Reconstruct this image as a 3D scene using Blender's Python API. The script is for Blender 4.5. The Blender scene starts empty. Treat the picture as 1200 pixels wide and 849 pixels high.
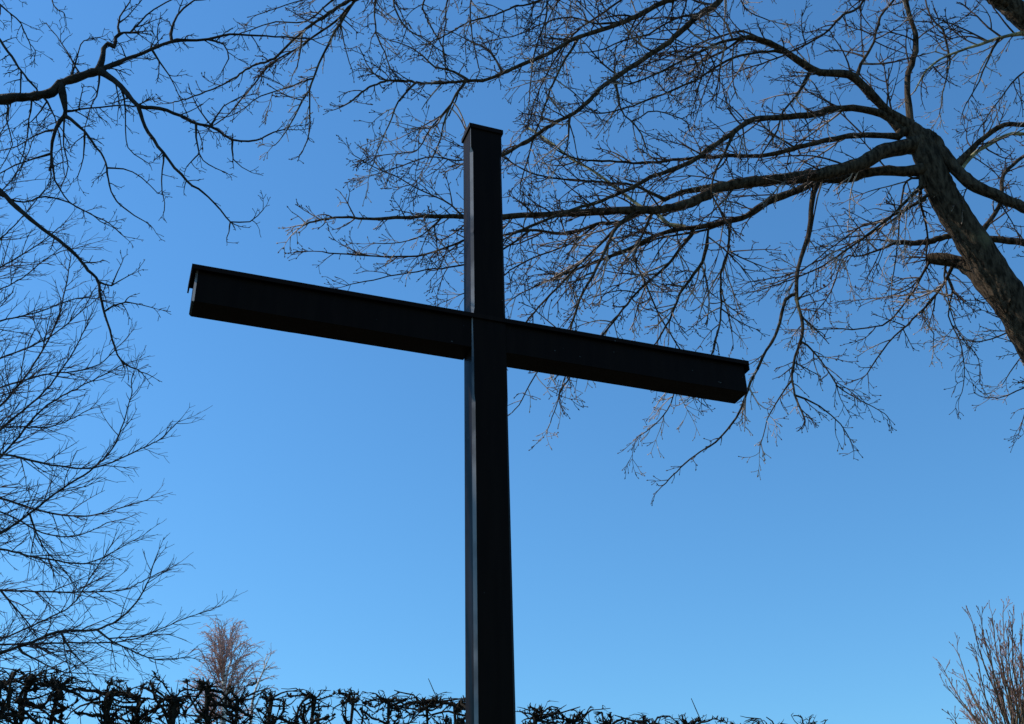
import bpy, math, random
import numpy as np
from mathutils import Vector, Matrix
R = math.radians
scene = bpy.context.scene
COL = scene.collection

# ------------------------------------------------------------------ camera
EYE = Vector((0, 0, 1.6))
PITCH, ROLL, FPX = 0.527, -0.029, 1291.9
cam_d = bpy.data.cameras.new('camera'); cam = bpy.data.objects.new('camera', cam_d); COL.objects.link(cam)
CAM_ROT = Matrix.Rotation(math.pi/2 + PITCH, 3, 'X') @ Matrix.Rotation(ROLL, 3, 'Z')
cam.matrix_world = Matrix.Translation(EYE) @ CAM_ROT.to_4x4()
cam_d.sensor_width = 36; cam_d.sensor_fit = 'HORIZONTAL'; cam_d.lens = FPX/1200*36
cam_d.clip_start = 0.05; cam_d.clip_end = 3000
scene.camera = cam

# ------------------------------------------------------------------ sky, sun, exposure
SUN_EL, SUN_AZ = R(44), R(-84)          # azimuth measured clockwise from +Y (view direction)
world = bpy.data.worlds.new("World"); scene.world = world; world.use_nodes = True
nt = world.node_tree; bg = nt.nodes['Background']
sky = nt.nodes.new('ShaderNodeTexSky'); sky.sky_type = 'NISHITA'; sky.sun_disc = False
sky.sun_elevation = SUN_EL; sky.sun_rotation = SUN_AZ
sky.altitude = 300; sky.air_density = 1.5; sky.dust_density = 0.0; sky.ozone_density = 8.0
tint = nt.nodes.new('ShaderNodeMix'); tint.data_type = 'RGBA'; tint.blend_type = 'MULTIPLY'; tint.inputs[0].default_value = 1
tint.inputs[7].default_value = (0.52, 0.81, 0.92, 1)      # one even camera-like colour balance for the whole clear sky
nt.links.new(sky.outputs[0], tint.inputs[6]); nt.links.new(tint.outputs[2], bg.inputs[0]); bg.inputs[1].default_value = 0.15
sd = bpy.data.lights.new('sun', 'SUN'); so = bpy.data.objects.new('sun', sd); COL.objects.link(so)
sd.energy = 3.6; sd.angle = R(0.5); sd.color = (1, .95, .88)
sdir = Vector((math.sin(SUN_AZ)*math.cos(SUN_EL), math.cos(SUN_AZ)*math.cos(SUN_EL), math.sin(SUN_EL)))
so.rotation_euler = sdir.to_track_quat('Z', 'Y').to_euler(); so.location = (-20, 0, 30)
vs = scene.view_settings
vs.view_transform = 'Standard'; vs.look = 'None'; vs.gamma = 1; vs.use_curve_mapping = False
vs.exposure = 0.27
scene.cycles.max_bounces = 4; scene.cycles.sample_clamp_indirect = 2; scene.cycles.sample_clamp_direct = 4

# ------------------------------------------------------------------ helpers
def ray(px, py):
    return CAM_ROT @ Vector(((px-600)/FPX, -(py-424.5)/FPX, -1))
def at(px, py, Y):                       # the point at forward distance Y seen at a photograph position
    d = ray(px, py); return EYE + d*(Y/d.y)
def depth(p):                            # distance along the lens axis
    return -(CAM_ROT.transposed() @ (p-EYE)).z
def to_px(p):
    q = CAM_ROT.transposed() @ (p-EYE); return 600 - q.x/q.z*FPX, 424.5 + q.y/q.z*FPX

def tag(o, label=None, cat=None, group=None, kind=None):
    if label: o['label'] = label
    if cat: o['category'] = cat
    if group: o['group'] = group
    if kind: o['kind'] = kind
    return o
def empty(name, loc, **k):
    o = bpy.data.objects.new(name, None); COL.objects.link(o); o.location = loc
    o.empty_display_size = .2
    return tag(o, **k)

def material(name, build):
    m = bpy.data.materials.new(name); m.use_nodes = True
    build(m.node_tree, m.node_tree.nodes['Principled BSDF']); return m
def node(nt, t, **k):
    n = nt.nodes.new(t)
    for a, b in k.items():
        if a in n.inputs: n.inputs[a].default_value = b
        else: setattr(n, a, b)
    return n
def noise_mix(nt, scale, c1, c2, lo=.4, hi=.6, detail=5, stretch=None):
    tc = node(nt, 'ShaderNodeTexCoord'); n = node(nt, 'ShaderNodeTexNoise', Scale=scale, Detail=detail)
    src = tc.outputs['Object']
    if stretch:
        mp = node(nt, 'ShaderNodeMapping'); mp.inputs['Scale'].default_value = stretch
        nt.links.new(src, mp.inputs[0]); src = mp.outputs[0]
    nt.links.new(src, n.inputs['Vector'])
    r = node(nt, 'ShaderNodeValToRGB')
    r.color_ramp.elements[0].position = lo; r.color_ramp.elements[0].color = (*c1, 1)
    r.color_ramp.elements[1].position = hi; r.color_ramp.elements[1].color = (*c2, 1)
    nt.links.new(n.outputs['Fac'], r.inputs[0]); return r.outputs[0], n.outputs['Fac']
def bump(nt, bs, h, strength, dist):
    b = node(nt, 'ShaderNodeBump', Strength=strength, Distance=dist)
    nt.links.new(h, b.inputs['Height']); nt.links.new(b.outputs[0], bs.inputs['Normal'])

def bark(name, dark, light, lichen_or_sun=None, patch_lo=.58, scale=9, bstr=.8, bdist=.03, st=None):
    def f(nt, bs):
        c, h = noise_mix(nt, scale, dark, light, .38, .62, 8, st)
        if lichen_or_sun:
            m, _ = noise_mix(nt, 1.7, (0, 0, 0), (1, 1, 1), patch_lo, patch_lo+.08, 6)
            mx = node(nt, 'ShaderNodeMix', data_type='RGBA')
            nt.links.new(m, mx.inputs[0]); nt.links.new(c, mx.inputs[6]); mx.inputs[7].default_value = (*lichen_or_sun, 1)
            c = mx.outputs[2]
        nt.links.new(c, bs.inputs['Base Color']); bs.inputs['Roughness'].default_value = .85
        bs.inputs['Specular IOR Level'].default_value = .08
        _, h2 = noise_mix(nt, scale*(2 if st else 4), dark, light, .4, .6, 8, st)
        bump(nt, bs, h2, bstr, bdist)
    return material(name, f)
M_BARK = bark('maple_bark', (.022, .015, .009), (.095, .066, .042), (.14, .115, .06), .66, 26, 1, .02, (1, 1, .22))
M_TWIG = bark('maple_twig', (.04, .027, .02), (.11, .072, .055), (.46, .35, .28), .535, 30, .2, .003)  # the lighter patches are sun highlights put into the twig colour
M_PALE = bark('sunlit_pale_bark', (.14, .12, .07), (.42, .38, .20), None, .5, 12, .6, .01)  # paler bark for sunlit limbs: the sunlight is put into the colour
M_LBARK = bark('dark_bark', (.02, .017, .014), (.05, .04, .032))
M_LTWIG = bark('dark_twig', (.02, .017, .014), (.06, .045, .04), None, .5, 30, .2, .003)
M_FBARK = bark('grey_bark', (.03, .026, .022), (.08, .065, .055))
M_FTWIG = bark('grey_twig', (.04, .03, .03), (.12, .085, .08), None, .5, 20, .2, .003)
M_HBARK = bark('hedge_bark', (.015, .012, .01), (.04, .03, .019), None, .5, 25, 1, .01)
M_RBARK = bark('shrub_bark', (.07, .05, .03), (.2, .15, .09))
M_RTWIG = bark('shrub_twig', (.17, .09, .07), (.40, .24, .19), None, .5, 3, .2, .003)
M_BTWIG = bark('birch_twig', (.34, .20, .17), (.62, .42, .37), None, .5, 2, .2, .003)
def _birch(nt, bs):
    c, h = noise_mix(nt, 3, (.08, .07, .06), (.7, .66, .58), .40, .46, 3, (1, 1, 5))
    nt.links.new(c, bs.inputs['Base Color']); bs.inputs['Roughness'].default_value = .7
M_BIRCH = material('birch_bark', _birch)
def _paint(base, rough, spec):
    def f(nt, bs):
        c, h = noise_mix(nt, 3.0, tuple(.8*x for x in base), tuple(1.25*x for x in base), .3, .7, 6, (6, 6, .7))
        # specks of dirt
        sp, _ = noise_mix(nt, 26, (0, 0, 0), (1, 1, 1), .765, .775, 2)
        mx = node(nt, 'ShaderNodeMix', data_type='RGBA')
        nt.links.new(sp, mx.inputs[0]); nt.links.new(c, mx.inputs[6]); mx.inputs[7].default_value = (.10, .09, .08, 1)
        nt.links.new(mx.outputs[2], bs.inputs['Base Color'])
        rr, _ = noise_mix(nt, 2.2, (rough*.85,)*3, (rough*1.2,)*3, .3, .7, 5, (5, 5, .6))
        nt.links.new(rr, bs.inputs['Roughness']); bs.inputs['Specular IOR Level'].default_value = spec
        _, g = noise_mix(nt, 5, (0,)*3, (1,)*3, .3, .7, 6, (14, 14, 1))
        bump(nt, bs, g, .12, .004)
    return f
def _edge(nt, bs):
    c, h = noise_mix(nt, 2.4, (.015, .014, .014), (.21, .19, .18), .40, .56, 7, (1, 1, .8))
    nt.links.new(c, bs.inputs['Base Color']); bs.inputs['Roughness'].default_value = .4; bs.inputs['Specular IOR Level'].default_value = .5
M_PAINT = material('black_paint', _paint((.0095, .005, .0032), .42, .035))
M_EDGE = material('sun_glint_edge', _edge)  # grey chamfer colour paints in the patchy sun highlight
M_FLASH = material('dark_flashing', _paint((.012, .006, .004), .5, .04))
def _ground(nt, bs):
    c, h = noise_mix(nt, .8, (.035, .034, .016), (.075, .066, .034), .35, .65, 8)
    nt.links.new(c, bs.inputs['Base Color']); bs.inputs['Roughness'].default_value = .95
    _, g = noise_mix(nt, 40, (0,)*3, (1,)*3); bump(nt, bs, g, .6, .03)
M_GRASS = material('grass_ground', _ground)

def link_mesh(name, verts, faces, mat, parent=None, smooth=True):
    me = bpy.data.meshes.new(name); me.from_pydata([tuple(v) for v in verts], [], [tuple(f) for f in faces])
    if smooth: me.polygons.foreach_set('use_smooth', [True]*len(me.polygons))
    me.materials.append(mat); me.update()
    o = bpy.data.objects.new(name, me); COL.objects.link(o)
    if parent: set_parent(o, parent)
    return o
ORIGIN = {}
def world_loc(o):
    p = Vector(o.location)
    while o.parent: o = o.parent; p += Vector(o.location)
    return p
def set_parent(o, parent):
    o.parent = parent
    o.location = Vector(o.location) - world_loc(parent)      # unrotated parents only

class Tubes:
    """collects tubes along polylines; builds them all as ONE mesh"""
    def __init__(s): s.by = {}; s.n = 0
    def add(s, pts, rad, sides=4):
        s.by.setdefault((len(pts), sides), []).append((pts, rad)); s.n += 1
    def build(s, name, mat, parent=None, knob=0, seed=0):
        V = []; F = []; off = 0; rng = np.random.default_rng(seed)
        for (n, k), L in s.by.items():
            P = np.array([[tuple(q) for q in a[0]] for a in L], dtype=float)         # m,n,3
            rad = np.array([a[1] for a in L], dtype=float)
            m = len(L)
            T = np.empty_like(P); T[:, 1:-1] = P[:, 2:]-P[:, :-2]; T[:, 0] = P[:, 1]-P[:, 0]; T[:, -1] = P[:, -1]-P[:, -2]
            T /= np.linalg.norm(T, axis=2, keepdims=True)+1e-9
            U = np.empty_like(P)
            a = np.where(np.abs(T[:, 0, 2:3]) < .8, np.array([[0, 0, 1.]]), np.array([[1., 0, 0]]))
            for i in range(n):
                u = a - (a*T[:, i]).sum(1, keepdims=True)*T[:, i]
                u /= np.linalg.norm(u, axis=1, keepdims=True)+1e-9
                U[:, i] = u; a = u
            W = np.cross(T, U)
            th = np.arange(k)*2*np.pi/k
            rr = rad[:, :, None]*np.ones(k)
            if knob: rr = rr*(1+knob*rng.uniform(-1, 1, rr.shape))
            ring = P[:, :, None] + rr[..., None]*(np.cos(th)[:, None]*U[:, :, None]+np.sin(th)[:, None]*W[:, :, None])
            V.append(ring.reshape(-1, 3))
            base = off + (np.arange(m)*n*k)[:, None, None] + (np.arange(n-1)*k)[None, :, None]
            j = np.arange(k)[None, None, :]; j2 = (j+1) % k
            q = np.stack([base+j, base+j2, base+k+j2, base+k+j], -1).reshape(-1, 4)
            F.append(q); off += m*n*k
        V = np.concatenate(V); F = np.concatenate(F).astype(np.int32)
        c = V.mean(0) if parent is None else V[0]
        V = V - c
        me = bpy.data.meshes.new(name); me.vertices.add(len(V)); me.vertices.foreach_set('co', V.ravel())
        me.loops.add(F.size); me.loops.foreach_set('vertex_index', F.ravel())
        me.polygons.add(len(F)); me.polygons.foreach_set('loop_start', np.arange(0, F.size, 4, dtype=np.int32))
        try: me.polygons.foreach_set('loop_total', np.full(len(F), 4, dtype=np.int32))
        except Exception: pass
        me.polygons.foreach_set('use_smooth', np.ones(len(F), dtype=bool))
        me.update(calc_edges=True); me.validate()
        me.materials.append(mat)
        o = bpy.data.objects.new(name, me); o.location = c; COL.objects.link(o)
        if parent: set_parent(o, parent)
        return o

def catmull(P, sub):
    """P: list of tuples of floats"""
    out = []; n = len(P)
    for i in range(n-1):
        a = P[max(i-1, 0)]; b = P[i]; c = P[i+1]; d = P[min(i+2, n-1)]
        for k in range(sub):
            t = k/sub
            out.append(tuple(.5*((2*y)+(-x+z)*t+(2*x-5*y+4*z-w)*t*t+(-x+3*y-3*z+w)*t**3) for x, y, z, w in zip(a, b, c, d)))
    out.append(P[-1]); return out

def rnd_perp(rng, d):
    while True:
        v = Vector((rng.gauss(0, 1), rng.gauss(0, 1), rng.gauss(0, 1)))
        v -= v.dot(d)*d
        if v.length > .2: return v.normalized()

# a twig with side twigs, grown in the round: it leaves its parent at an angle and sweeps back towards the parent's course
def grow(tb, rng, p, d, L, r, lvl, S, aim=None):
    n = 8 if lvl > 1 else (6 if lvl else 4)
    pts = [p.copy()]; rad = [r]; dirs = [d.copy()]
    step = L/(n-1); bend = rnd_perp(rng, d)*rng.uniform(.02, S['bend'])*(5/(n-1))
    q = p.copy(); dd = d.copy(); w = S['wob']
    for i in range(1, n):
        dd = dd + bend + Vector((rng.gauss(0, w), rng.gauss(0, w), rng.gauss(0, w)+S['grav']))
        if aim is not None: dd += aim*S.get('aim', .1)*(5/(n-1))
        dd.normalize(); q = q + dd*step
        pts.append(q.copy()); rad.append(max(r*(1-.6*i/(n-1)), S['rmin'])); dirs.append(dd.copy())
    if S['bud']:
        rb = S['bud']*rng.uniform(.7, 1.2)
        e = rad[-1]
        p1 = q + dd*rb*1.1; p2 = q + dd*rb*2.9
        pts += [p1, p2]; rad += [max(rb, e), .0006]
    tb.add(pts, rad, 3)
    ml = S.get('minl', .03)
    if lvl <= 0 or L < ml*1.6: return
    cnt = max(1, min(int(S['kids'][lvl]*rng.uniform(.5, 1.4)+.5), int(L/ml)))
    for i in range(cnt):
        t = (i+.8+rng.uniform(-.35, .35))/cnt; t = t**.8*(n-1)*.96; t = min(max(t, .8), n-1.02)
        k = int(t); f = t-k
        b = pts[k].lerp(pts[k+1], f); bd = dirs[min(k+1, n-1)]
        ax = rnd_perp(rng, bd)
        for sgn in ((1, -1) if rng.random() < S['opp'] else (rng.choice((1, -1)),)):
            ang = R(rng.uniform(*S['ang']))
            nd = (bd*math.cos(ang)+ax*sgn*math.sin(ang)).normalized()
            if rng.random() < S.get('spur', .35): nl = ml*rng.uniform(.5, 1.1); nlv = 0
            else: nl = max(L*rng.uniform(.25, .6)*(1.2-.7*t/(n-1)), ml*rng.uniform(.7, 1.4)); nlv = lvl-1
            grow(tb, rng, b, nd, nl, max(r*.62, S['rmin']), nlv, S, bd)

class Tree:
    def __init__(s, root, m_bark, m_twig, style, seed=1, snap=16):
        s.root = root; s.mb = m_bark; s.mt = m_twig; s.S = style; s.rng = random.Random(seed); s.reg = []; s.snap = snap; s.k = 0
    def limb(s, pts, w0, w1, Y=None, dY=None, name='limb', tw=1.0, tl=1.0, t0=.12, lvl=2, knob=.06, wob=.4, label=None, mat=None, free=False):
        """pts: the branch's course as seen from the camera spot, base first; Y its forward distance in metres"""
        rng = s.rng; s.k += 1
        start = None
        if Y is None and s.reg:
            x, y = pts[0]; best = min(s.reg, key=lambda q: (q[0]-x)**2+(q[1]-y)**2)
            dd = math.hypot(best[0]-x, best[1]-y)
            if dd < s.snap*3: Y = best[2].y; 
            inside = 0 < x < 1200 and 0 < y < 849
            if dd < (s.snap if inside else 75): start = best
            if Y is None: Y = best[2].y
        length = sum(math.dist(a, b) for a, b in zip(pts, pts[1:]))
        if dY is None: dY = rng.uniform(-1, 1)*length/260
        acc = 0; P = []
        for i, q in enumerate(pts):
            if i: acc += math.dist(pts[i-1], q)
            t = acc/length
            P.append((q[0], q[1], Y+dY*t**1.2, w0+(w1-w0)*t**.8))
        sub = max(2, int(length/len(P)/7))
        C = catmull(P, sub)
        amp = wob
        W = []; rad = []
        for i, c in enumerate(C):
            j = amp*min(i, 3)/3
            p = at(c[0]+rng.gauss(0, j), c[1]+rng.gauss(0, j), c[2])
            W.append(p); rad.append(max(c[3], .8)*.5*depth(p)/FPX*(1+rng.uniform(-knob, knob)*1.5))
        if start is not None:
            W[0] = start[2].copy(); rad[0] = min(rad[0]*1.25, start[3])
            rad[0] = min(rad[0]*1.35, start[3]*1.02)
            if len(W) > 3: rad[1] = min(rad[1]*1.28, start[3]); rad[2] *= 1.1
        tb = Tubes(); e = (W[-1]-W[-2]).normalized()
        tb.add(W+[W[-1]+e*rad[-1]*.6, W[-1]+e*rad[-1]], rad+[rad[-1]*.75, .0005], 12 if w0 > 9 else (7 if w0 > 4 else 5))
        o = tb.build(name, mat or s.mb, s.root, knob=knob, seed=s.k)
        if label: o['label'] = label
        for i, p in enumerate(W):
            x, y = to_px(p); s.reg.append((x, y, p, rad[i]))
        # twigs along it
        if tw > 0:
            S = s.S; g = Tubes(); L = 0; nxt = rng.uniform(.3, 1)*S['gap']/tw
            tot = sum((W[i+1]-W[i]).length for i in range(len(W)-1)); run = 0
            for i in range(len(W)-1):
                seg = (W[i+1]-W[i]).length; px2m = depth(W[i])/FPX
                run += seg
                x, y = to_px(W[i])
                if run/tot < t0 or not (-90 < x < 1290 and -90 < y < 930): continue
                L += seg/px2m
                while L > nxt:
                    nxt += S['gap']/tw*rng.uniform(.5, 1.6)
                    d = (W[i+1]-W[i]).normalized(); ax = rnd_perp(rng, d)
                    for sgn in ((1, -1) if rng.random() < S['opp'] else (1,)):
                        ang = R(rng.uniform(*S['ang0'])); nd = (d*math.cos(ang)+ax*sgn*math.sin(ang)).normalized()
                        ll = S['len']*tl*(rng.uniform(.12, 1.05)**1.3)*(1.12-.72*run/tot)*px2m
                        b = W[i].lerp(W[i+1], rng.random())
                        grow(g, rng, b, nd, ll, min(max(S['r']*px2m*(.7+.5*ll/px2m/60)*rng.uniform(.75, 1.3), S['rmin']), rad[i]*.8), lvl, S, d)
            # the branch runs out into a fan of twigs
            d = (W[-1]-W[-2]).normalized(); px2m = depth(W[-1])/FPX; x, y = to_px(W[-1])
            if -60 < x < 1260 and -60 < y < 900:
                for q in range(2):
                    nd = (d + rnd_perp(rng, d)*(.1 if q == 0 else .55)).normalized()
                    grow(g, rng, W[-1], nd, S['len']*tl*rng.uniform(*S.get('tip', (.25, .5)))*px2m, min(rad[-1]*.9, S['r']*px2m*1.3), min(lvl, 2), S)
            if g.n:
                t = g.build('twigs', s.mt, o); t['kind'] = 'stuff'
        return o

# ------------------------------------------------------------------ ground
gv = []; gf = []; N = 40
for i in range(N+1):
    for j in range(N+1):
        a = (i/N*2-1); b = (j/N*2-1); x = 1500*a*abs(a)**1.5; y = 1500*b*abs(b)**1.5
        gv.append((x, y, 0))
for i in range(N):
    for j in range(N):
        k = i*(N+1)+j; gf.append((k, k+N+1, k+N+2, k+1))
tag(link_mesh('ground', gv, gf, M_GRASS), kind='structure')

# ------------------------------------------------------------------ the cross
def prism(pts2, z0, z1, axis):
    pass
TH = 0.3653; CX, CY = -0.1476, 6.387
B = Vector((math.cos(TH), math.sin(TH), 0)); D = Vector((-math.sin(TH), math.cos(TH), 0)); Z = Vector((0, 0, 1))
cross = empty('cross', (CX, CY, 0), label='tall black painted timber cross seen from below against the blue sky', cat='cross')
cross.rotation_euler = (0, 0, TH)
def cmesh(name, verts, faces, mat, bev=0, seg=2):
    me = bpy.data.meshes.new(name); me.from_pydata(verts, [], faces)
    import bmesh
    bm = bmesh.new(); bm.from_mesh(me); bmesh.ops.recalc_face_normals(bm, faces=bm.faces)
    if bev: bmesh.ops.bevel(bm, geom=list(bm.edges), offset=bev, segments=seg, affect='EDGES', profile=.5)
    bm.to_mesh(me); bm.free(); me.materials.append(mat)
    o = bpy.data.objects.new(name, me); COL.objects.link(o); o.parent = cross; return o
def box(x0, x1, y0, y1, z0, z1):
    v = [(x, y, z) for x in (x0, x1) for y in (y0, y1) for z in (z0, z1)]
    f = [(0, 1, 3, 2), (4, 6, 7, 5), (0, 4, 5, 1), (2, 3, 7, 6), (0, 2, 6, 4), (1, 5, 7, 3)]
    return v, f
H = .125; DP = .178; ZT = 5.7965+1.6; BT = 4.0696+1.6; BH = .247
# post: chamfered front edges that run out below the top and at the crossbar
def loft(sections):
    v = []; f = []; n = len(sections[0])
    for s in sections: v += s
    for i in range(len(sections)-1):
        for k in range(n):
            a = i*n+k; b = i*n+(k+1) % n; f.append((a, b, b+n, a+n))
    f.append(tuple(range(n))[::-1]); f.append(tuple(range((len(sections)-1)*n, len(sections)*n)))
    return v, f
def post_sec(z, c):
    c = max(c, .002); b = .004
    return [(-H+c, 0, z), (H-c, 0, z), (H, c, z), (H, DP-b, z), (H-b, DP, z), (-H+b, DP, z), (-H, DP-b, z), (-H, c, z)]
secs = []
zz = [(0, .0), (.28, 0), (.33, .019)]
zz += [(2.6, .019), (2.66, .018), (2.70, .012), (2.74, .019)]
zz += [(BT-BH-.42, .019), (BT-BH-.36, .012), (BT-.32, .012), (BT-.24, .010), (BT-.05, .006), (BT+.02, .012), (BT+.07, .019)]
zz += [(6.35, .019), (6.38, .016), (6.41, .019), (7.0, .019), (7.13, .019), (7.17, .003), (ZT-.004, .002)]
post_v, post_f = loft([post_sec(z, c) for z, c in zz])
post = cmesh('post', post_v, post_f, M_PAINT)
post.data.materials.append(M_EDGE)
for p in post.data.polygons:                 # the left chamfer, with its sun glint painted as a lighter colour
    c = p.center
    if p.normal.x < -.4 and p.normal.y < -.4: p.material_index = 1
cap = cmesh('post_cap', *box(-H-.012, H+.012, -.012, DP+.012, ZT-.035, ZT+.006), M_FLASH, .003)
# crossbar: two arms notched into the post, with chamfered ends and lower back edge
for sg, L in ((-1, 1.955), (1, 2.012)):
    x0, x1 = sg*H, sg*L
    def sec(x, c):
        y0 = .014; y1 = DP+.022
        return [(x, y0+c, BT-BH), (x, y0, BT-BH+c), (x, y0, BT-.004), (x, y1, BT-.004), (x, y1, BT-BH+c), (x, y1-c, BT-BH)]
    k = .010
    inset = [(x1, y*1.0, z) for (_, y, z) in sec(x1, .004)]
    tip = [(x1, .014+k if abs(y-.014) < .006 else (DP+.022-k if abs(y-DP-.022) < .006 else y), (BT-BH+k if z < BT-BH+.006 else z)) for (_, y, z) in sec(x1, .004)]
    k = .014 if sg < 0 else .010
    s2 = [sec(x0, .004), sec(x0+sg*1.15, .004), sec(x0+sg*1.19, .002), sec(x1-sg*k, .004), tip]
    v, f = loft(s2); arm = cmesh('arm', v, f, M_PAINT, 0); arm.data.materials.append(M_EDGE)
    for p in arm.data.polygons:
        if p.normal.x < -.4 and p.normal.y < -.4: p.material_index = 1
# folded flashing strip over the crossbar, standing proud and overhanging its ends
def strip(x0, x1):
    y0, y1 = -.014, DP+.045; t = .009; lip = .020
    s = lambda x: [(x, y0, BT-lip), (x, y0+t, BT-lip), (x, y0+t, BT+.001), (x, y1-t, BT+.001), (x, y1-t, BT-lip), (x, y1, BT-lip), (x, y1, BT+.013), (x, y0, BT+.013)]
    v = s(x0)+s(x1); f = [(k, (k+1) % 8, (k+1) % 8+8, k+8) for k in range(8)]
    f += [(0, 1, 2, 7), (2, 3, 6, 7), (3, 4, 5, 6)]; f += [tuple(i+8 for i in q)[::-1] for q in f[-3:]]
    return v, f
cmesh('flashing', *strip(-1.985, 2.035), M_FLASH, 0)
for xe in (-1.9845, 2.0245): cmesh('flashing_end', *box(xe, xe+.010, -.0115, DP+.0425, BT-.062, BT-.0005), M_FLASH, 0)

# ------------------------------------------------------------------ the big maple, upper right
MAPLE = dict(bend=.28, wob=.06, grav=.004, aim=.11, rmin=.0031, bud=.0078, kids={1: 2.4, 2: 4.2, 3: 4}, opp=.35, ang=(28, 60), ang0=(35, 75), gap=10.6, len=92, r=.95, minl=.065)
mroot = empty('maple_tree', (7.1, 10.6, 0), label='big bare maple with thick leaning trunk at right, boughs spreading behind the cross', cat='tree')
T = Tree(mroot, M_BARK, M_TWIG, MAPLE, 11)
mroot_base = mroot.location
def px_trunk(T, base, pts, w, Y, name='trunk', knob=.05, label=None, sides=16):
    """trunk from a ground point up through given positions"""
    P = [(base.x, base.y, base.z, None)]
    W = [at(x, y, Yy) for (x, y), Yy in zip(pts, Y)]
    rad = [w[i]*.5*depth(W[i])/FPX for i in range(len(W))]
    r0 = rad[0]
    b = Vector(base); m1 = b.lerp(W[0], .08); m2 = b.lerp(W[0], .5)
    m1.x = b.x + (W[0].x-b.x)*.03; m1.y = b.y+(W[0].y-b.y)*.03
    K = [(b.x, b.y, -.05, r0*1.9), (m1.x, m1.y, .35, r0*1.35), (m2.x, m2.y, m2.z, r0*1.12)] + [(p.x, p.y, p.z, r) for p, r in zip(W, rad)]
    C = catmull(K, 10)
    rng = T.rng
    pts = [Vector(c[:3]) for c in C]; rr = [c[3]*(1+rng.uniform(-.03, .03)) for c in C]
    tb = Tubes(); tb.add(pts, rr, sides); o = tb.build(name, T.mb, T.root, knob=knob, seed=3)
    for p, r in zip(pts, rr):
        x, y = to_px(p); T.reg.append((x, y, p, r))
    if label: o['label'] = label
    return o
px_trunk(T, mroot_base, [(1290, 560), (1240, 455), (1196, 372), (1152, 302), (1112, 240), (1091, 196), (1078, 165), (1066, 149)],
         [56, 48, 42, 38, 34.5, 31, 27, 18], [11.2, 11, 10.8, 10.7, 10.6, 10.5, 10.45, 10.4])
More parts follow.
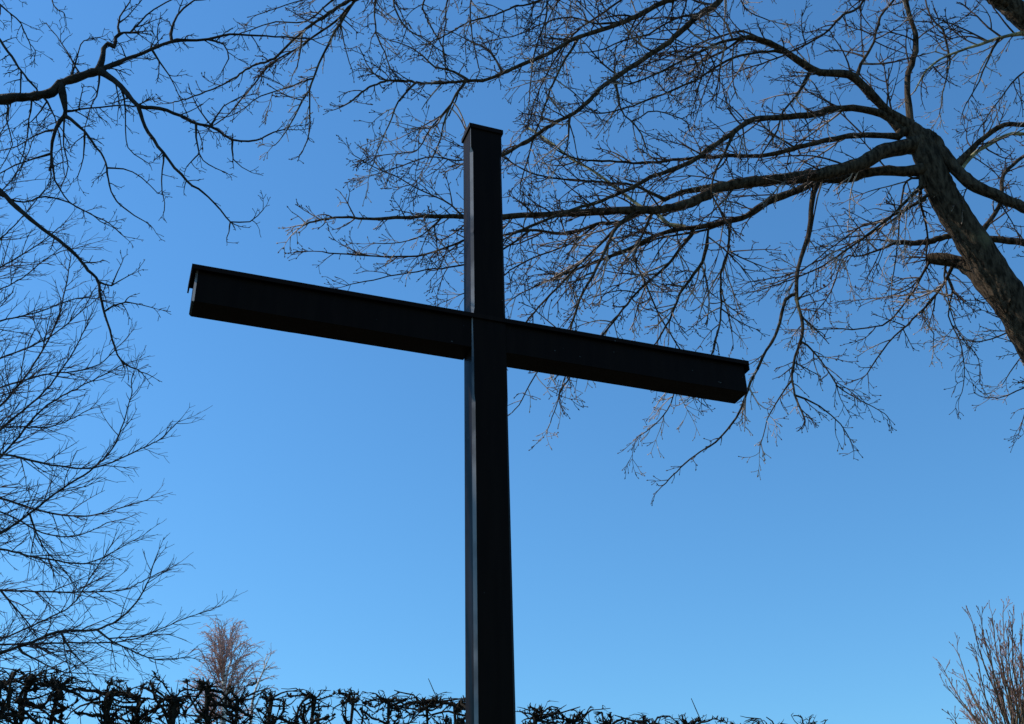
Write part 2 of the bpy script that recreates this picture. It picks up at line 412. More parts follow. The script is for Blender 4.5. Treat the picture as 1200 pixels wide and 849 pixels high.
# the second stem that crosses the top right corner and carries the boughs coming down from above
T.limb([(1262, 500), (1300, 330), (1290, 180), (1255, 85), (1200, 22), (1160, -12), (1080, -80), (980, -150), (880, -200), (760, -230)], 40, 14, dY=-2.2, name='stem', tw=0, knob=.04)
big = [  # pts, w0, w1, dY, extra
 ([(1066,150),(1041,131),(1017,106),(995,88),(960,85),(935,71),(911,55),(897,49),(876,44)], 12, 6.5, -.8, {}),
 ([(876,44),(844,50),(808,67),(766,88),(738,99)], 4, 2, -.5, {}),
 ([(895,49),(872,37),(844,42),(808,55),(777,69),(740,80)], 2.6, 1.5, -.3, {}),
 ([(868,46),(844,62),(819,74),(791,80),(766,87)], 2.4, 1.4, .4, {}),
 ([(920,62),(900,60),(869,65),(844,76),(816,94),(777,110),(741,124),(724,129),(702,134)], 3.6, 1.8, -.8, {}),
 ([(1060,160),(1034,134),(988,127),(953,134),(918,138),(883,140),(861,154),(833,173),(812,189),(791,198),(763,208),(734,223),(706,235),(671,246),(630,262),(600,274)], 9.5, 3, -1.6, {}),
 ([(1058,161),(1013,158),(971,164),(935,173),(900,182),(847,183),(798,187),(752,191),(706,189),(678,187),(655,178)], 8, 2, -.6, {}),
 ([(1078,170),(1038,177),(1006,193),(971,203),(935,208),(900,212),(876,214),(847,219),(826,230),(798,242),(770,246),(734,247),(671,250),(600,254),(543,254),(481,254),(439,257),(393,255),(358,263)], 19, 2, -2.2, dict(tl=1.15)),
 ([(847,219),(826,221),(798,226),(779,234)], 8, 5.5, .2, dict(tw=.4, name='branch')),
 ([(779,234),(741,217),(706,214),(642,208),(611,198),(585,180)], 3.6, 1.6, -.3, {}),
 ([(1084,200),(1059,201),(1024,201),(995,208),(960,212),(935,223),(900,237),(876,253),(847,261),(812,267),(777,273),(734,293),(700,306),(660,322)], 14, 2.2, .3, {}),
 ([(806,266),(784,263),(770,251),(748,240),(706,208),(671,187),(649,170),(620,150)], 5.5, 1.8, .9, dict(mat=M_PALE, label='yellowish branch, sunlight painted into its bark')),
 ([(755,246),(731,260),(699,263),(664,274),(621,270),(580,278),(543,283),(513,294),(481,301),(430,300),(378,296)], 5, 1.4, -.6, {}),
 ([(621,270),(590,292),(543,310),(499,317),(446,326),(408,334)], 3, 1.2, .3, {}),
 ([(744,249),(723,266),(711,291),(694,324),(678,353),(668,388)], 4.6, 2.6, -.3, {}),
 ([(872,253),(830,269),(773,279),(748,289),(715,302),(674,316),(630,335),(600,350)], 3.4, 1.5, .5, {}),
 ([(830,268),(826,299),(814,320),(797,345),(785,374),(770,400)], 5, 2, .2, {}),
 ([(855,262),(853,295),(845,320),(845,365),(839,398),(830,425),(812,460)], 3.4, 1.8, -.3, {}),
 ([(764,250),(748,287),(744,304),(756,332),(773,370),(797,409)], 3, 1.6, .4, {}),
 ([(814,270),(781,312),(752,337),(731,361),(707,392),(680,425),(655,460)], 4, 1.6, .2, {}),
 ([(731,258),(686,304),(645,345),(616,378),(600,400)], 3.6, 2, .1, {}),
 ([(700,263),(665,287),(612,308),(580,330),(540,345)], 2.6, 1.4, .3, {}),
 ([(700,400),(668,430),(655,465),(645,495)], 2, 1.2, .2, {}),
 ([(660,400),(628,438),(612,468),(600,484)], 2.2, 1.2, .1, {}),
 ([(800,410),(789,464),(773,493),(745,514)], 2, 1.2, .1, {}),
 # the long hanging branch right of the crossbar's end
 ([(958,212),(951,237),(949,269),(942,292),(934,324),(934,353),(941,384),(935,409),(928,437),(932,462),(943,492)], 7, 2.2, -.6, dict(t0=.4, tl=.7)),
 ([(934,345),(921,352),(911,388),(898,411),(880,448),(863,489),(838,518),(814,534),(793,553),(777,569)], 4.4, 1.4, .2, dict(t0=.3, tl=.6)),
 ([(941,400),(960,420),(981,451),(995,462),(1036,484)], 2.4, 1.1, .1, dict(tl=.7)),
 ([(932,462),(960,476),(985,497),(995,513)], 2.2, 1.2, .2, dict(tl=.7)),
 ([(928,445),(907,476),(897,500),(890,530)], 2, 1, .1, dict(tl=.7)),
 # behind and under the trunk
 ([(1186,360),(1158,338),(1140,318),(1119,306),(1091,303)], 27, 13, .4, dict(tw=.15, label='broken off dark stub')),
 ([(1255,480),(1262,360),(1235,300),(1200,285),(1147,279),(1119,276),(1098,281),(1077,285),(1045,284)], 13, 6, .9, dict(tw=.5)),
 ([(1119,307),(1098,345),(1070,374),(1041,402),(1017,437)], 3.6, 1.5, .2, dict(tl=.8)),
 ([(1084,212),(1048,250),(1017,275),(971,307),(935,325),(900,337)], 4, 1.5, .3, {}),
 ([(1090,226),(1040,262),(1006,282),(964,303),(925,322),(880,330)], 3, 1.3, .9, {}),
 ([(1091,303),(1063,352),(1034,381),(988,386),(946,386)], 3, 1.2, .1, dict(tl=.8)),
 ([(1048,286),(1010,300),(988,303),(974,342),(953,370)], 2.6, 1.2, .3, {}),
 ([(1098,345),(1080,367),(1094,391),(1093,409)], 2, 1.1, .1, dict(tl=.6)),
 ([(1119,330),(1112,370),(1126,405),(1130,441),(1125,465)], 2.2, 1.0, .1, dict(tl=.6, lvl=1)),
 ([(1104,310),(1119,381),(1144,416),(1148,430)], 2, 1.0, .1, dict(tl=.6)),
 ([(1225,420),(1205,410),(1183,437),(1175,450)], 2.4, 1.0, .1, dict(tl=.7)),
 ([(1250,440),(1200,455),(1175,466),(1160,466)], 3, 1.0, .1, dict(tl=.7)),
 ([(1250,450),(1210,470),(1195,504)], 2.4, 1.0, .1, dict(tl=.7)),
 ([(1200,372),(1180,390),(1150,400),(1110,395)], 2.4, 1.0, .5, dict(tl=.8)),
 ([(1091,303),(1075,330),(1050,345),(1010,352)], 2.6, 1.0, .5, dict(tl=.8)),
 ([(1086,210),(1063,212),(1055,247),(1050,300),(1046,330)], 3.2, 1.2, .4, {}),
 ([(1088,215),(1077,230),(1087,272),(1085,300)], 3.6, 2, .6, {}),
 ([(1092,230),(1041,255),(1006,268),(971,293),(940,318)], 3, 1.2, .3, {}),
 # right of the trunk top
 ([(1088,160),(1098,170),(1119,198),(1140,216),(1169,230),(1200,244),(1260,270),(1330,310)], 17, 8, -.4, dict(tw=.3)),
 ([(1121,194),(1147,166),(1176,147),(1200,147),(1250,150)], 7.5, 5, -.3, dict(tw=.6)),
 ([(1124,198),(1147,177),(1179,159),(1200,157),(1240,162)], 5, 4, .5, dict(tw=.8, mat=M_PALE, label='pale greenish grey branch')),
 ([(1147,276),(1172,240),(1176,205),(1200,184),(1240,165)], 5.5, 4, .4, dict(tw=.6)),
 ([(1068,150),(1063,95),(1073,60),(1070,32),(1061,0),(1052,-40),(1050,-90)], 7.5, 5, -.5, dict(tw=.5)),
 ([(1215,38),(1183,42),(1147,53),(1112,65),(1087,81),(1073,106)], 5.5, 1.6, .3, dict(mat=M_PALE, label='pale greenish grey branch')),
 ([(1112,65),(1105,35),(1090,20),(1085,0)], 3, 2, .2, {}),
 ([(1002,86),(1024,49),(1031,21),(1048,0),(1070,-30)], 3.4, 2.5, .2, {}),
 ([(1062,-90),(1013,0),(988,18),(967,39),(939,55),(900,72),(870,82)], 4.4, 1.5, .2, {}),
 ([(948,86),(935,110),(918,131),(911,152),(900,170),(892,182)], 3.6, 1.8, .1, dict(tl=.7)),
 ([(860,156),(847,184),(833,219),(844,247),(855,262)], 3.2, 2.2, -.2, dict(tl=.6)),
 ([(1115,65),(1108,95),(1100,134)], 2, 1.1, .2, dict(tl=.7)),
 ([(1167,49),(1147,95),(1128,131)], 2.3, 1.3, .2, dict(tl=.7)),
 ([(1255,60),(1200,85),(1169,120),(1147,152)], 3, 1.2, .1, dict(tl=.8)),
 # boughs coming down from above the picture
 ([(985,-150),(870,-50),(844,0),(819,18),(784,49),(741,78),(706,102),(681,127),(646,147),(600,176),(570,190)], 11, 3.4, -.9, dict(tl=1.1)),
 ([(960,-160),(850,-60),(798,-6),(777,3),(731,26),(678,44),(640,64),(600,81),(570,94),(540,96),(500,98),(475,95),(450,96),(427,106),(409,121)], 10, 2, -1.2, dict(tl=1.0)),
 ([(475,95),(445,93),(430,75),(421,56)], 2, 1.1, .1, dict(tl=.5)),
 ([(547,96),(535,110),(522,137),(517,162),(505,190)], 3.4, 1.4, .1, {}),
 ([(485,98),(467,120),(455,147),(445,170),(435,197)], 2.6, 1.2, .1, dict(tl=.8)),
 ([(549,95),(532,84),(510,79),(495,65),(480,55),(457,47)], 3, 1.3, .1, dict(tl=.6)),
 ([(587,84),(575,60),(555,51),(535,40)], 2.2, 1.2, .1, dict(tl=.8)),
 ([(678,45),(653,88),(635,134),(622,175),(610,215)], 3, 1.5, .3, {}),
 ([(725,98),(725,124),(741,143),(759,131),(780,133),(800,140)], 2.6, 1.3, .3, dict(tl=.7)),
 ([(741,143),(752,158),(759,178)], 2, 1.1, .1, dict(tl=.7)),
 ([(667,137),(664,173),(650,200)], 2.2, 1.2, .1, dict(tl=.8)),
 ([(800,-190),(720,-80),(670,-20),(620,5),(605,7),(585,16),(550,26),(525,40),(500,52)], 5, 1.4, -.3, {}),
 ([(760,-225),(620,-120),(510,-50),(497,0),(497,15),(507,35),(520,60),(522,85)], 6, 1.4, .2, dict(tl=.7)),
 ([(640,-130),(545,-50),(525,0),(522,30),(519,65),(530,90)], 4, 1.2, .5, dict(tl=.7)),
 ([(560,-80),(475,-40),(461,0),(475,32),(497,46),(520,62)], 4, 1.4, .1, dict(tl=.7)),
 ([(540,-70),(450,-40),(439,0),(441,38),(450,60),(457,80),(472,95)], 3.4, 1.4, .4, dict(tl=.7)),
 ([(640,-100),(565,-40),(552,0),(552,30),(558,65),(562,85)], 3.4, 1.3, .3, dict(tl=.8)),
 ([(720,-80),(650,-30),(640,20),(625,70),(620,120)], 3.4, 1.3, .3, {}),
 ([(780,-60),(740,-10),(700,20),(672,40),(650,70),(630,110),(618,150)], 3.6, 1.4, .6, {}),
 ([(731,26),(700,28),(670,20),(640,26),(610,40),(585,45)], 2.8, 1.2, .5, {}),
 ([(819,18),(790,22),(760,40),(730,48),(700,60),(670,62)], 3, 1.3, .5, {}),
 ([(600,176),(570,185),(535,188),(500,184),(470,195),(440,205)], 2.6, 1.2, .1, {}),
 ([(530,122),(505,150),(490,175),(465,180),(440,183)], 2.2, 1.1, .1, {}),
 ([(543,254),(520,235),(490,222),(460,205),(438,196),(415,182)], 2.2, 1.1, .1, dict(tl=.7)),
 ([(520,254),(495,275),(470,285),(440,285)], 2, 1.1, .1, dict(tl=.7)),
 ([(790,-150),(740,-70),(690,-30),(655,0),(640,30)], 4, 1.4, .6, {}),
 ([(900,-120),(880,-40),(868,-5),(880,15),(905,25)], 3, 1.3, .6, {}),
]
for pts, w0, w1, dY, kw in big: T.limb(pts, w0, w1, dY=dY, **kw)
# a clutch of dry leaves still hanging on a twig
lv = random.Random(2); vv = []; ff = []
for (x, y) in [(962,338),(966,335),(969,340),(964,343),(958,341),(972,336),(968,346),(952,352),(955,356),(944,362),(961,333)]:
    c = at(x, y, 9.9+lv.uniform(-.03, .03)); a = Vector((lv.gauss(0, 1), lv.gauss(0, 1), lv.gauss(0, 1))).normalized(); b = rnd_perp(lv, a); n = a.cross(b); q = .028*lv.uniform(.6, 1.1)
    k = len(vv); vv += [c-a*q, c+b*q*.5+n*q*.3, c+a*q, c-b*q*.5+n*q*.3, c]; ff += [(k, k+1, k+4), (k+1, k+2, k+4), (k+2, k+3, k+4), (k+3, k, k+4)]
base_l = Vector(vv[0]); vv = [v-base_l for v in vv]
lo = link_mesh('dry_leaves', vv, ff, material('dry_leaf', lambda nt, bs: bs.inputs['Base Color'].__setattr__('default_value', (.30, .10, .06, 1)))); lo.location = base_l; set_parent(lo, mroot)
T.limb([(934,350),(945,347),(957,342),(968,336)], 1.8, 1.1, dY=0, tl=.5, lvl=1)
# the bough reaching over the photographer towards the left
ov = [([(765,-228),(640,-150),(500,-60),(430,-8),(408,2),(377,21),(345,46),(320,69),(295,78),(271,94),(246,106),(215,117),(200,121)], 10, 1.3, -1.0, dict(t0=.45, tl=.6)),
 ([(425,-4),(412,5),(393,25),(355,52),(317,76),(292,106),(264,138),(245,150)], 3.4, 1.3, .3, dict(tl=.6)),
 ([(415,2),(398,28),(384,53),(370,85),(364,106),(363,141),(362,159),(355,176)], 4, 1.4, .2, dict(tl=.4)),
 ([(369,90),(341,102),(306,113),(281,131),(262,138)], 2, 1.1, .1, dict(tl=.6)),
 ([(360,104),(345,138),(327,166),(320,172)], 2, 1.1, .1, dict(tl=.5)),
 ([(405,-8),(387,2),(359,25),(324,26),(302,32),(283,39)], 2.8, 1.2, .2, dict(tl=.6)),
 ([(440,-20),(400,-12),(355,0),(320,11),(302,18)], 2.4, 1.1, .2, dict(tl=.6)),
 ([(355,44),(348,78),(342,90)], 1.6, 1, .1, dict(tl=.4)),
 ([(398,20),(403,50),(412,82)], 1.8, 1, .1, dict(tl=.3, lvl=1))]
for pts, w0, w1, dY, kw in ov: T.limb(pts, w0, w1, dY=dY, name='branch', **kw)

# ------------------------------------------------------------------ the gnarled dark tree, upper left
GN = dict(tip=(.4, .7), bend=.26, wob=.09, grav=0.0, aim=.06, rmin=.0023, bud=.0036, kids={1: 2.2, 2: 4.2, 3: 4}, opp=.2, ang=(35, 75), ang0=(35, 75), gap=12.5, len=70, r=.9, minl=.042)
lroot = empty('gnarled_tree', (-5.6, 6.9, 0), label='near black gnarled bare tree reaching in at the upper left with crooked boughs', cat='tree')
G = Tree(lroot, M_LBARK, M_LTWIG, GN, 5)
px_trunk(G, lroot.location, [(-230, 420), (-215, 260), (-190, 130), (-170, -20), (-165, -160)], [46, 40, 34, 26, 14], [7.0, 6.9, 6.8, 6.8, 6.7])
left = [
 ([(-195,160),(-120,140),(-60,128),(-20,120),(0,117),(35,113),(60,109),(71,99),(95,90),(117,83)], 16, 9, 0, dict(tw=.5, knob=.12)),
 ([(115,84),(120,70),(122,58),(127,51),(134,56),(136,44),(145,38),(153,38)], 7, 3, 0, dict(tl=.7, knob=.12)),
 ([(117,83),(131,76),(155,67),(177,58),(201,49),(244,46),(269,41),(300,42),(334,44),(366,46)], 5.5, 1.5, .3, dict(tl=.8)),
 ([(118,83),(141,101),(162,124),(187,127),(212,136),(230,145),(247,148),(272,164),(300,165),(315,158),(331,152)], 7, 1.5, -.2, dict(tl=.8)),
 ([(162,124),(170,148),(191,180),(219,212),(244,231),(270,260)], 4.6, 1.8, .1, dict(tw=.5, tl=.5)),
 ([(270,260),(293,260),(308,246)], 2, 1, 0, dict(tl=.5)), ([(270,260),(268,272),(266,283)], 1.6, 1, 0, dict(tl=.3)),
 ([(72,103),(76,124),(76,136),(65,152),(60,180)], 7, 4, .1, dict(tl=.8, knob=.12)),
 ([(60,180),(65,212),(81,237),(106,251),(122,262)], 2.6, 1.2, .1, dict(tl=.6)),
 ([(76,134),(99,155),(113,173),(124,191),(127,210),(133,230),(148,246),(177,265)], 3.6, 1.2, .1, dict(tl=.5)),
 ([(78,131),(106,127),(138,124),(162,124)], 2.2, 1.6, 0, dict(tl=.6)),
 ([(126,198),(145,198),(166,208),(184,226)], 1.8, 1.1, 0, dict(tl=.4)),
 ([(145,105),(147,141),(150,173),(173,191)], 1.8, 1.1, .1, dict(tl=.4)),
 ([(193,182),(189,212),(193,247)], 1.8, 1.1, .1, dict(tl=.35)),
 ([(228,145),(233,180),(244,193),(260,201)], 2, 1.1, .1, dict(tl=.4)),
 ([(233,180),(224,190),(216,201)], 1.6, 1, 0, dict(tl=.3)),
 ([(272,164),(274,187),(293,201)], 1.9, 1, .1, dict(tl=.4)),
 ([(177,60),(198,88),(208,110),(216,127)], 1.9, 1.1, .1, dict(tl=.5)),
 ([(138,42),(140,20),(152,2),(156,-30)], 2.2, 1.4, .1, dict(tl=.8)),
 ([(153,38),(165,25),(180,12),(208,-4)], 2.2, 1.4, .1, dict(tl=.8)),
 ([(198,49),(208,18),(233,-3),(250,-20)], 3, 1.6, .1, dict(tl=.6)),
 ([(-172,0),(-90,-20),(-30,10),(0,48),(25,83),(44,106)], 6, 2.2, -.2, dict(t0=.5, tl=.6)),
 ([(25,84),(24,108)], 2.2, 1.6, 0, dict(tl=.3, tw=.5)),
 ([(-172,-30),(-100,-60),(-40,-40),(0,5),(22,25),(35,52)], 5, 1.3, -.2, dict(t0=.5, tl=.9)),
 ([(-60,-45),(0,-30),(55,-15),(62,6),(75,16)], 3, 1.2, -.2, dict(t0=.4, tl=.6)),
 ([(118,84),(113,113),(106,127),(99,150)], 2, 1.1, .1, dict(tl=.6)),
 ([(-205,220),(-120,190),(-60,190),(-20,212),(0,224),(28,251),(57,274),(81,292),(100,312),(115,330),(117,345),(122,365),(131,395),(141,421),(164,436)], 10, 1.6, .2, dict(t0=.55, tl=.6)),
 ([(115,330),(131,335),(145,326),(155,321)], 2, 1.1, 0, dict(tl=.5)), ([(122,363),(148,354),(180,361)], 2, 1, 0, dict(tl=.5)),
 ([(141,421),(146,432),(146,440)], 1.4, 1, 0, dict(tl=.2)), ([(131,335),(138,318),(144,306)], 1.6, 1, 0, dict(tl=.3)),
 ([(-18,210),(0,229),(28,237),(53,231),(81,238),(106,251),(128,262),(145,277)], 3, 1.1, .3, dict(tl=.5)),
 ([(58,181),(40,186),(18,194),(0,203),(-20,210)], 2.4, 1.3, .1, dict(tl=.8)),
 ([(52,113),(64,138),(70,165),(74,195)], 2, 1.1, .2, dict(tl=.6)), ([(38,113),(34,140),(30,170),(20,200)], 2, 1.1, .2, dict(tl=.7)),
 ([(12,116),(8,140),(14,170),(2,195)], 2, 1.1, .2, dict(tl=.7)), ([(64,150),(40,160),(20,172),(-5,178)], 2, 1.1, .2, dict(tl=.7)),
 ([(76,136),(74,170),(80,195),(70,225)], 2, 1.1, .2, dict(tl=.6)), ([(99,155),(98,185),(92,205)], 1.8, 1.1, .2, dict(tl=.6)),
 ([(84,93),(92,60),(98,48),(115,44)], 2, 1.1, .1, dict(tl=.5)), ([(92,88),(80,62),(66,42),(55,28)], 1.8, 1, .1, dict(tl=.4)),
 ([(244,47),(262,52),(268,68),(262,80)], 2.2, 1.2, .1, dict(tl=.8)), ([(247,148),(262,125),(280,115)], 1.8, 1.1, .1, dict(tl=.8)),
]
for pts, w0, w1, dY, kw in left: G.limb(pts, w0, w1, dY=dY, **kw)

# ------------------------------------------------------------------ the fine-twigged tree, left edge
FN = dict(bend=.10, wob=.04, grav=0.01, rmin=.0028, bud=0, kids={1: 3, 2: 5.5, 3: 5}, opp=.1, ang=(25, 55), ang0=(28, 60), gap=5.4, len=84, r=.62, minl=.12, aim=.10, spur=.2)
froot = empty('fine_twigged_tree', (-9.6, 14.6, 0), label='bare tree with long arching fine twigs filling the left edge, farther back', cat='tree')
Fn = Tree(froot, M_FBARK, M_FTWIG, FN, 9, snap=30)
px_trunk(Fn, froot.location, [(-170, 830), (-160, 700), (-150, 560), (-140, 400), (-120, 250), (-100, 120)], [40, 36, 30, 22, 14, 7], [14.5, 14.4, 14.3, 14.2, 14.1, 14])
fine = [
 ([(-150,690),(-60,655),(0,625),(35,602),(71,574),(110,549),(135,520),(152,470),(154,444)], 5, 1.1, 0),
 ([(-150,600),(-70,540),(0,476),(35,434),(64,384),(76,342),(83,303)], 5, 1.2, .4),
 ([(-150,640),(-60,560),(0,504),(53,458),(88,409),(104,374)], 5, 1.2, -.3),
 ([(-150,660),(-70,590),(0,536),(46,483),(78,462),(120,440),(150,425)], 5, 1.1, .2),
 ([(-140,560),(-60,570),(0,584),(53,600),(99,605),(134,598),(177,584)], 4.5, 1.1, .5),
 ([(-155,650),(-60,635),(0,644),(53,655),(106,659),(155,634)], 4.5, 1.1, -.4),
 ([(-155,690),(-60,690),(0,692),(71,694),(141,692),(165,682),(195,668)], 4, 1.1, .2),
 ([(-165,790),(-60,785),(0,765),(39,752),(71,740),(113,738),(148,719),(170,690),(180,659)], 7, 1.3, -.6),
 ([(113,738),(141,757),(184,773),(219,770)], 2.4, 1, -.2),
 ([(-165,740),(-60,755),(0,756),(71,754),(141,752),(177,742),(212,727),(247,715)], 4, 1, -.2),
 ([(-160,720),(-50,750),(0,748),(53,726),(85,708),(110,670),(130,640)], 4, 1.1, .3),
 ([(-150,560),(-60,540),(0,533),(71,547),(117,547),(159,529),(187,515),(208,495)], 4.5, 1.1, 0),
 ([(-145,460),(-60,440),(0,420),(53,398),(95,365),(110,340)], 4, 1.1, .5),
 ([(-145,440),(-60,400),(0,377),(42,367),(90,350),(120,352)], 4, 1.1, -.2),
 ([(-140,420),(-60,360),(0,315),(40,290),(75,262)], 4, 1.1, .3),
 ([(-140,400),(-60,330),(0,280),(30,250),(50,225)], 4, 1.1, 0),
 ([(-130,340),(-60,270),(0,225),(25,195),(40,160)], 3.6, 1.1, .4),
 ([(-130,320),(-70,230),(-20,180),(5,150),(12,125)], 3.6, 1.1, .1),
 ([(-150,500),(-60,480),(0,455),(50,440),(110,430),(140,405)], 4, 1.1, .2),
 ([(-150,620),(-60,600),(0,600),(50,625),(90,628),(128,612)], 3.6, 1.1, .4),
 ([(20,762),(45,775),(75,788),(110,790)], 2.4, 1, .2), ([(71,742),(85,765),(105,785)], 2, 1, .2), ([(35,605),(50,640),(75,668),(90,690)], 2, 1, .2),
 ([(0,692),(20,715),(40,740),(48,762)], 2.2, 1, .2), ([(-60,790),(0,800),(50,795),(90,780)], 3, 1, .2),
 ([(-145,480),(-80,400),(-20,350),(20,330),(60,300),(95,290)], 3.4, 1, .3),
 ([(-150,520),(-60,505),(10,500),(60,500),(105,480)], 3.4, 1, .3),
]
for pts, w0, w1, dY in fine: Fn.limb(pts, w0, w1, dY=dY, wob=.35)

# ------------------------------------------------------------------ the pruned hedge
def hedge_top(x):
    X = [-80, 0, 60, 120, 200, 260, 330, 420, 520, 640, 760, 900, 1010]
    Yv = [785, 788, 795, 800, 795, 802, 812, 815, 822, 834, 842, 848, 852]
    return float(np.interp(x, X, Yv))
def hedge_Y(x): return 7.6 + (x+60)/1060*4.4
rg = random.Random(21)
H_X = [-40, 8, 40, 74, 130, 160, 203, 246, 285, 322, 368, 410, 452, 500, 536, 630, 672, 712, 760, 808, 856, 905, 955]
H_LAB = ['cut off by the left edge of the picture', 'nearest the left edge of the picture', 'second in from the left edge', 'third in from the left edge',
 'two to the left of the thickest stemmed one', 'immediately left of the thickest stemmed one', 'with the thickest stem, left of the rounded birch',
 'in front of the left side of the birch', 'in front of the birch', 'in front of the small leaning birch', 'directly right of the small leaning birch',
 'second broad headed one right of the birches', 'midway between the birches and the post', 'second from the post on its left', 'directly left of the post of the cross',
 'directly right of the post of the cross', 'second from the post on its right', 'third from the post on its right', 'fourth from the post on its right', 'fifth from the post on its right', 'sixth from the post on its right', 'second from the right end of the hedge', 'last visible at the right end of the hedge']
for i, hx in enumerate(H_X):
    Y = hedge_Y(hx)+rg.uniform(-.15, .15); ty = hedge_top(hx)+rg.uniform(-2, 3)
    top = at(hx, ty, Y); u = depth(top)/FPX        # metres per photo pixel here
    root = empty('hedge_tree', (top.x, top.y, 0), label='black pruned hedge tree, '+H_LAB[i], cat='hedge tree', group='bare pruned trees of the hedge row')
    near = max(.62, 1-(hx+40)/1150)
    st = Tubes(); P = []; rr = []; fat = 2.0 if i == 6 else rg.uniform(.75, 1.15)
    zt = top.z-(rg.uniform(4, 30)*near if hx < 330 else rg.uniform(3, 13))*u; lx = rg.uniform(-.05, .05)
    nseg = 16
    for k in range(nseg+1):
        t = k/nseg; P.append(Vector((top.x+.03*math.sin(t*9+i)*t+lx*(1-t), top.y+.03*math.cos(t*8+i)*t, zt*t)))
        rr.append((2.7-.4*t)*u*near*fat*rg.uniform(.85, 1.2)*(1.5 if k == nseg else 1))
    P.append(P[-1]+Vector((0, 0, 3.5*u))); rr.append(1.2*u)
    st.add(P, rr, 8); so_ = st.build('trunk', M_HBARK, root, knob=.18, seed=i)
    hd = (at(hx+30, ty, hedge_Y(hx+30))-top); hd.z = 0; hd.normalize(); hn = Vector((-hd.y, hd.x, 0))
    shoots = Tubes()
    def spike(p, d, L, r, lv=1):
        q = p.copy(); pts = [q.copy()]; dd = d.normalized(); bd = Vector((rg.gauss(0, .16), rg.gauss(0, .16), rg.gauss(0, .16)))
        for _ in range(5):
            dd = (dd+bd+Vector((rg.gauss(0, .16), rg.gauss(0, .16), rg.gauss(0, .16)+.04))).normalized(); q = q+dd*L/5
            if q.z > top.z+5*u: q.z = top.z+5*u; dd.z = 0
            pts.append(q.copy())
        shoots.add(pts, [r, r*.85, r*.7, r*.6, r*.5, r*.35], 4)
        if lv and L > 8*u:
            for _ in range(rg.choice((1, 2, 3))):
                spike(pts[rg.randint(1, 4)], (dd+Vector((rg.gauss(0, .8), rg.gauss(0, .8), rg.gauss(0, .6)))), L*rg.uniform(.25, .5), r*.65, lv-1)
    narm = 17 if hx < 560 else 14
    for a in range(narm):
        k = nseg if a < 4 else rg.choice((nseg, nseg, nseg-1, nseg-1))
        p = P[k].lerp(P[k-1], rg.random()*(a > 2)); sgn = (1 if a % 2 else -1); L = rg.uniform(14, 62)*u*(near if hx < 330 else .85)
        dd = (hd*sgn*rg.uniform(.4, 1)+hn*rg.uniform(-.7, .7)+Vector((0, 0, rg.uniform(-.2, .9)))).normalized()
        r0 = rg.choice((3.0, 2.4, 1.8, 1.3, 1.0))*u*(1 if hx < 560 else .75)*max(near, .5)*rg.uniform(.8, 1.1)
        pts = [p.copy()]; ra = [r0]; m = 8
        for s_ in range(m):
            dd = (dd+Vector((rg.gauss(0, .30), rg.gauss(0, .25), rg.gauss(0, .33)))).normalized(); p = p+dd*L/m
            if p.z > top.z-1*u: p.z = top.z-1*u-rg.random()*3*u; dd.z = -abs(dd.z)*.3
            pts.append(p.copy()); ra.append(r0*(1-.45*s_/m)*rg.uniform(.75, 1.3))
        ra[-1] = r0*rg.uniform(.8, 1.5); pts.append(p+dd*r0*1.2); ra.append(r0*.35)
        ab = Tubes(); ab.add(pts, ra, 7); ab.build('arm', M_HBARK, root, knob=.22, seed=i*9+a)
        for q in pts[1:]:
            for _ in range(rg.choice((1, 1, 2, 3))):
                spike(q, Vector((rg.gauss(0, .8), rg.gauss(0, .8), rg.uniform(-.3, 1.1))), rg.uniform(3, 12)*u*near, rg.uniform(.55, 1.2)*u)
        for _ in range(5): spike(pts[-1], Vector((rg.gauss(0, .8), rg.gauss(0, .8), rg.uniform(-.1, 1.1))), rg.uniform(3, 9)*u*near, rg.uniform(.7, 1.6)*u)
    for _ in range(rg.randint(26, 36)):
        k = rg.randint(nseg-3, nseg); spike(P[k], hd*rg.choice((-1, 1))+hn*rg.gauss(0, .5)+Z*rg.uniform(-.2, .9), rg.uniform(16, 50)*u*(near+.1), rg.uniform(.5, 1.4)*u)
    for _ in range(6 if hx < 330 else 9):      # long shoots woven along the row
        k = rg.randint(nseg-1, nseg); spike(P[k].lerp(P[k-1], rg.random()*(1 if hx < 330 else .3)), hd*rg.choice((-1, 1))+hn*rg.gauss(0, .25)+Z*rg.uniform(-.25, .45), rg.uniform(30, 62)*u, rg.uniform(.8, 1.7)*u, 2)
    if i in (13, 19):
        shoots.add([P[-1], at(hx+13, ty-1, Y), at(hx+8, ty-12, Y), at(hx+2, ty-26, Y)], [1.2*u, .8*u, .6*u, .4*u], 4)
    s2 = shoots.build('twigs', M_HBARK, root); s2['kind'] = 'stuff'

# ------------------------------------------------------------------ birches far behind
BI = dict(bend=.12, wob=.08, grav=-.07, rmin=.0078, bud=0, kids={1: 4, 2: 6, 3: 6}, opp=.1, ang=(15, 45), ang0=(15, 50), gap=2.1, len=20, spur=.15, tip=(.3, .6), r=.5, minl=.15)
broot = empty('birch_tree', tuple(at(262, 800, 40).xy)+(0,), label='sunlit birch with white stems and a reddish brown rounded crown above the hedge', cat='tree')
Bt = Tree(broot, M_BIRCH, M_BTWIG, BI, 4, snap=8)
px_trunk(Bt, broot.location, [(262, 842), (263, 815), (262, 790), (262, 776)], [7, 6, 5, 4], [40, 40, 40, 40], sides=8)
for pts, w0, w1, dY in [([(262,790),(260,770),(261,750),(264,733)], 3.4, .8, 0), ([(263,803),(268,782),(275,763),(280,745)], 3.2, .8, .6), ([(262,797),(256,777),(251,760),(252,745)], 2.2, .7, -.5)]:
    Bt.limb(pts, w0, w1, dY=dY, wob=.15, t0=.3, lvl=2)
rb = random.Random(12)
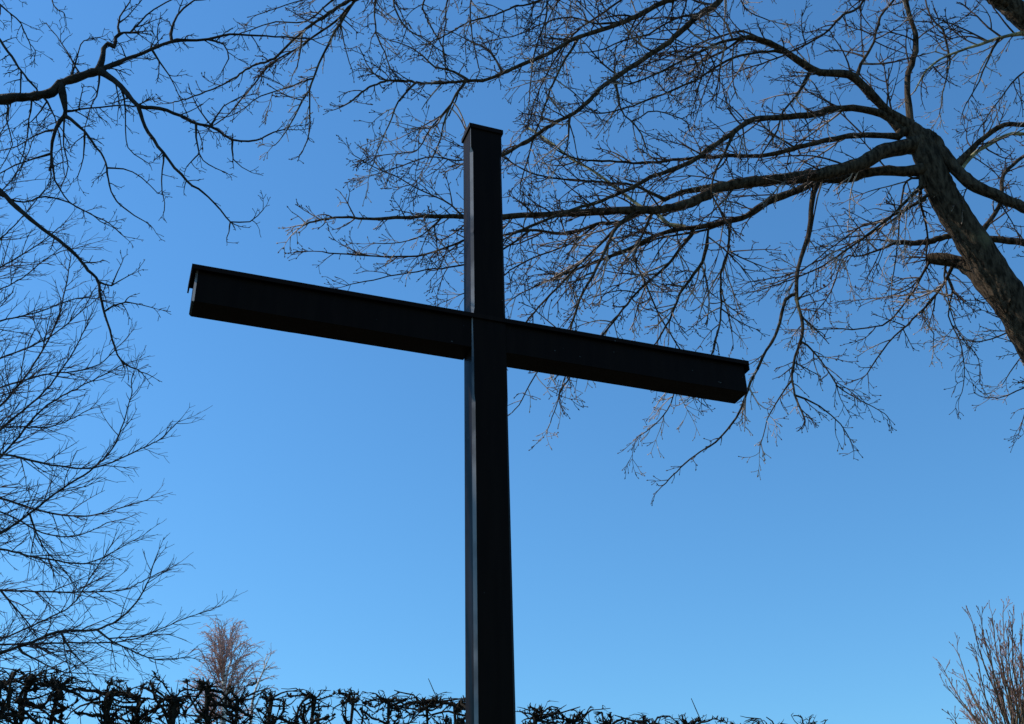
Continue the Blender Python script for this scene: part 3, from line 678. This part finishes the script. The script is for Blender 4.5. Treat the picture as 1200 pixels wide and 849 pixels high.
for i in range(88):
    y = rb.uniform(727, 838); half = float(np.interp(y, [722, 735, 755, 790, 845], [9, 26, 36, 40, 54])); x = 266+rb.uniform(-1, 1)*half-(y > 790)*6
    y0 = min(y+rb.uniform(18, 40), 842); x0 = 262+(x-262)*rb.uniform(.1, .45)
    Bt.limb([(x0, y0), ((x0*1.3+x*.7)/2, (y0+y)/2+1), ((x0+x*3)/4, y+3), (x, y)], 1.1, .55, dY=rb.uniform(-1.3, 1.3), wob=.1, t0=.1, lvl=2, name='branch', mat=M_BTWIG)
b2 = empty('birch_tree', tuple(at(308, 800, 42).xy)+(0,), label='smaller thin birch leaning right, just right of the rounded birch', cat='tree')
Bs = Tree(b2, M_BIRCH, M_BTWIG, dict(BI, gap=2, len=16), 6, snap=8)
px_trunk(Bs, b2.location, [(294, 848), (297, 818), (302, 802), (308, 788), (315, 772)], [3.5, 3, 2.4, 1.8, 1], [42]*5, sides=6)
for pts, w0, w1 in [([(315,772),(318,766)], 1, .7), ([(302,802),(298,792),(297,785)], 1.2, .7), ([(304,800),(312,795),(320,793)], 1.2, .7), ([(308,788),(314,783),(321,782)], 1.1, .7), ([(299,812),(310,808),(318,806)], 1.2, .7), ([(310,784),(310,775),(313,768)], 1, .7)]:
    Bs.limb(pts, w0, w1, dY=.2, wob=.1, t0=.1, lvl=1)

# ------------------------------------------------------------------ budding tree, bottom right corner
RD = dict(bend=.08, wob=.05, grav=.05, rmin=.0046, bud=.0095, kids={1: 1.8, 2: 3, 3: 6}, opp=.2, ang=(15, 38), ang0=(15, 36), gap=7.5, len=40, r=.55, minl=.09, spur=.3)
rroot = empty('budding_tree', tuple(at(1215, 800, 17).xy)+(0,), label='sunlit upright tree with reddish buds in the bottom right corner', cat='tree')
Rd = Tree(rroot, M_RBARK, M_RTWIG, RD, 8, snap=20)
px_trunk(Rd, rroot.location, [(1222, 1080), (1212, 960), (1202, 868)], [15, 12, 7], [17, 17, 17], sides=10)
rg = random.Random(3)
tips = [(1107,780),(1122,757),(1140,724),(1150,722),(1163,715),(1175,712),(1186,725),(1198,722),(1112,800),(1130,790),(1145,765),(1160,755),(1172,745),(1190,750),(1205,735),(1120,840),(1135,820),(1150,800),(1165,790),(1180,780),(1196,775),(1210,760),(1222,735),(1240,750),(1255,770),(1225,770),(1145,840),(1165,830),(1185,815),(1200,800),(1270,800)]
tips += [(rg.uniform(1135, 1290), rg.uniform(735, 850)) for _ in range(14)]
for tx, ty in tips:
    ty += 7
    t = rg.random(); y0 = 872+110*(1-t)*rg.uniform(.05, 1)
    x0 = float(np.interp(y0, [868, 960, 1080], [1202, 1212, 1222]))
    mx = x0+(tx-x0)*.56; my = y0+(ty-y0)*.42
    Rd.limb([(x0, y0), ((x0+mx)/2-rg.uniform(0, 6), (y0+my)/2+8), (mx, my), ((mx+tx)/2-3, (my+ty)/2), (tx, ty)], 3.2, .9, dY=rg.uniform(-1.6, 1.6), wob=.3, t0=.35, lvl=2)

print('verts', sum(len(m.vertices) for m in bpy.data.meshes), 'objs', len(bpy.data.objects))
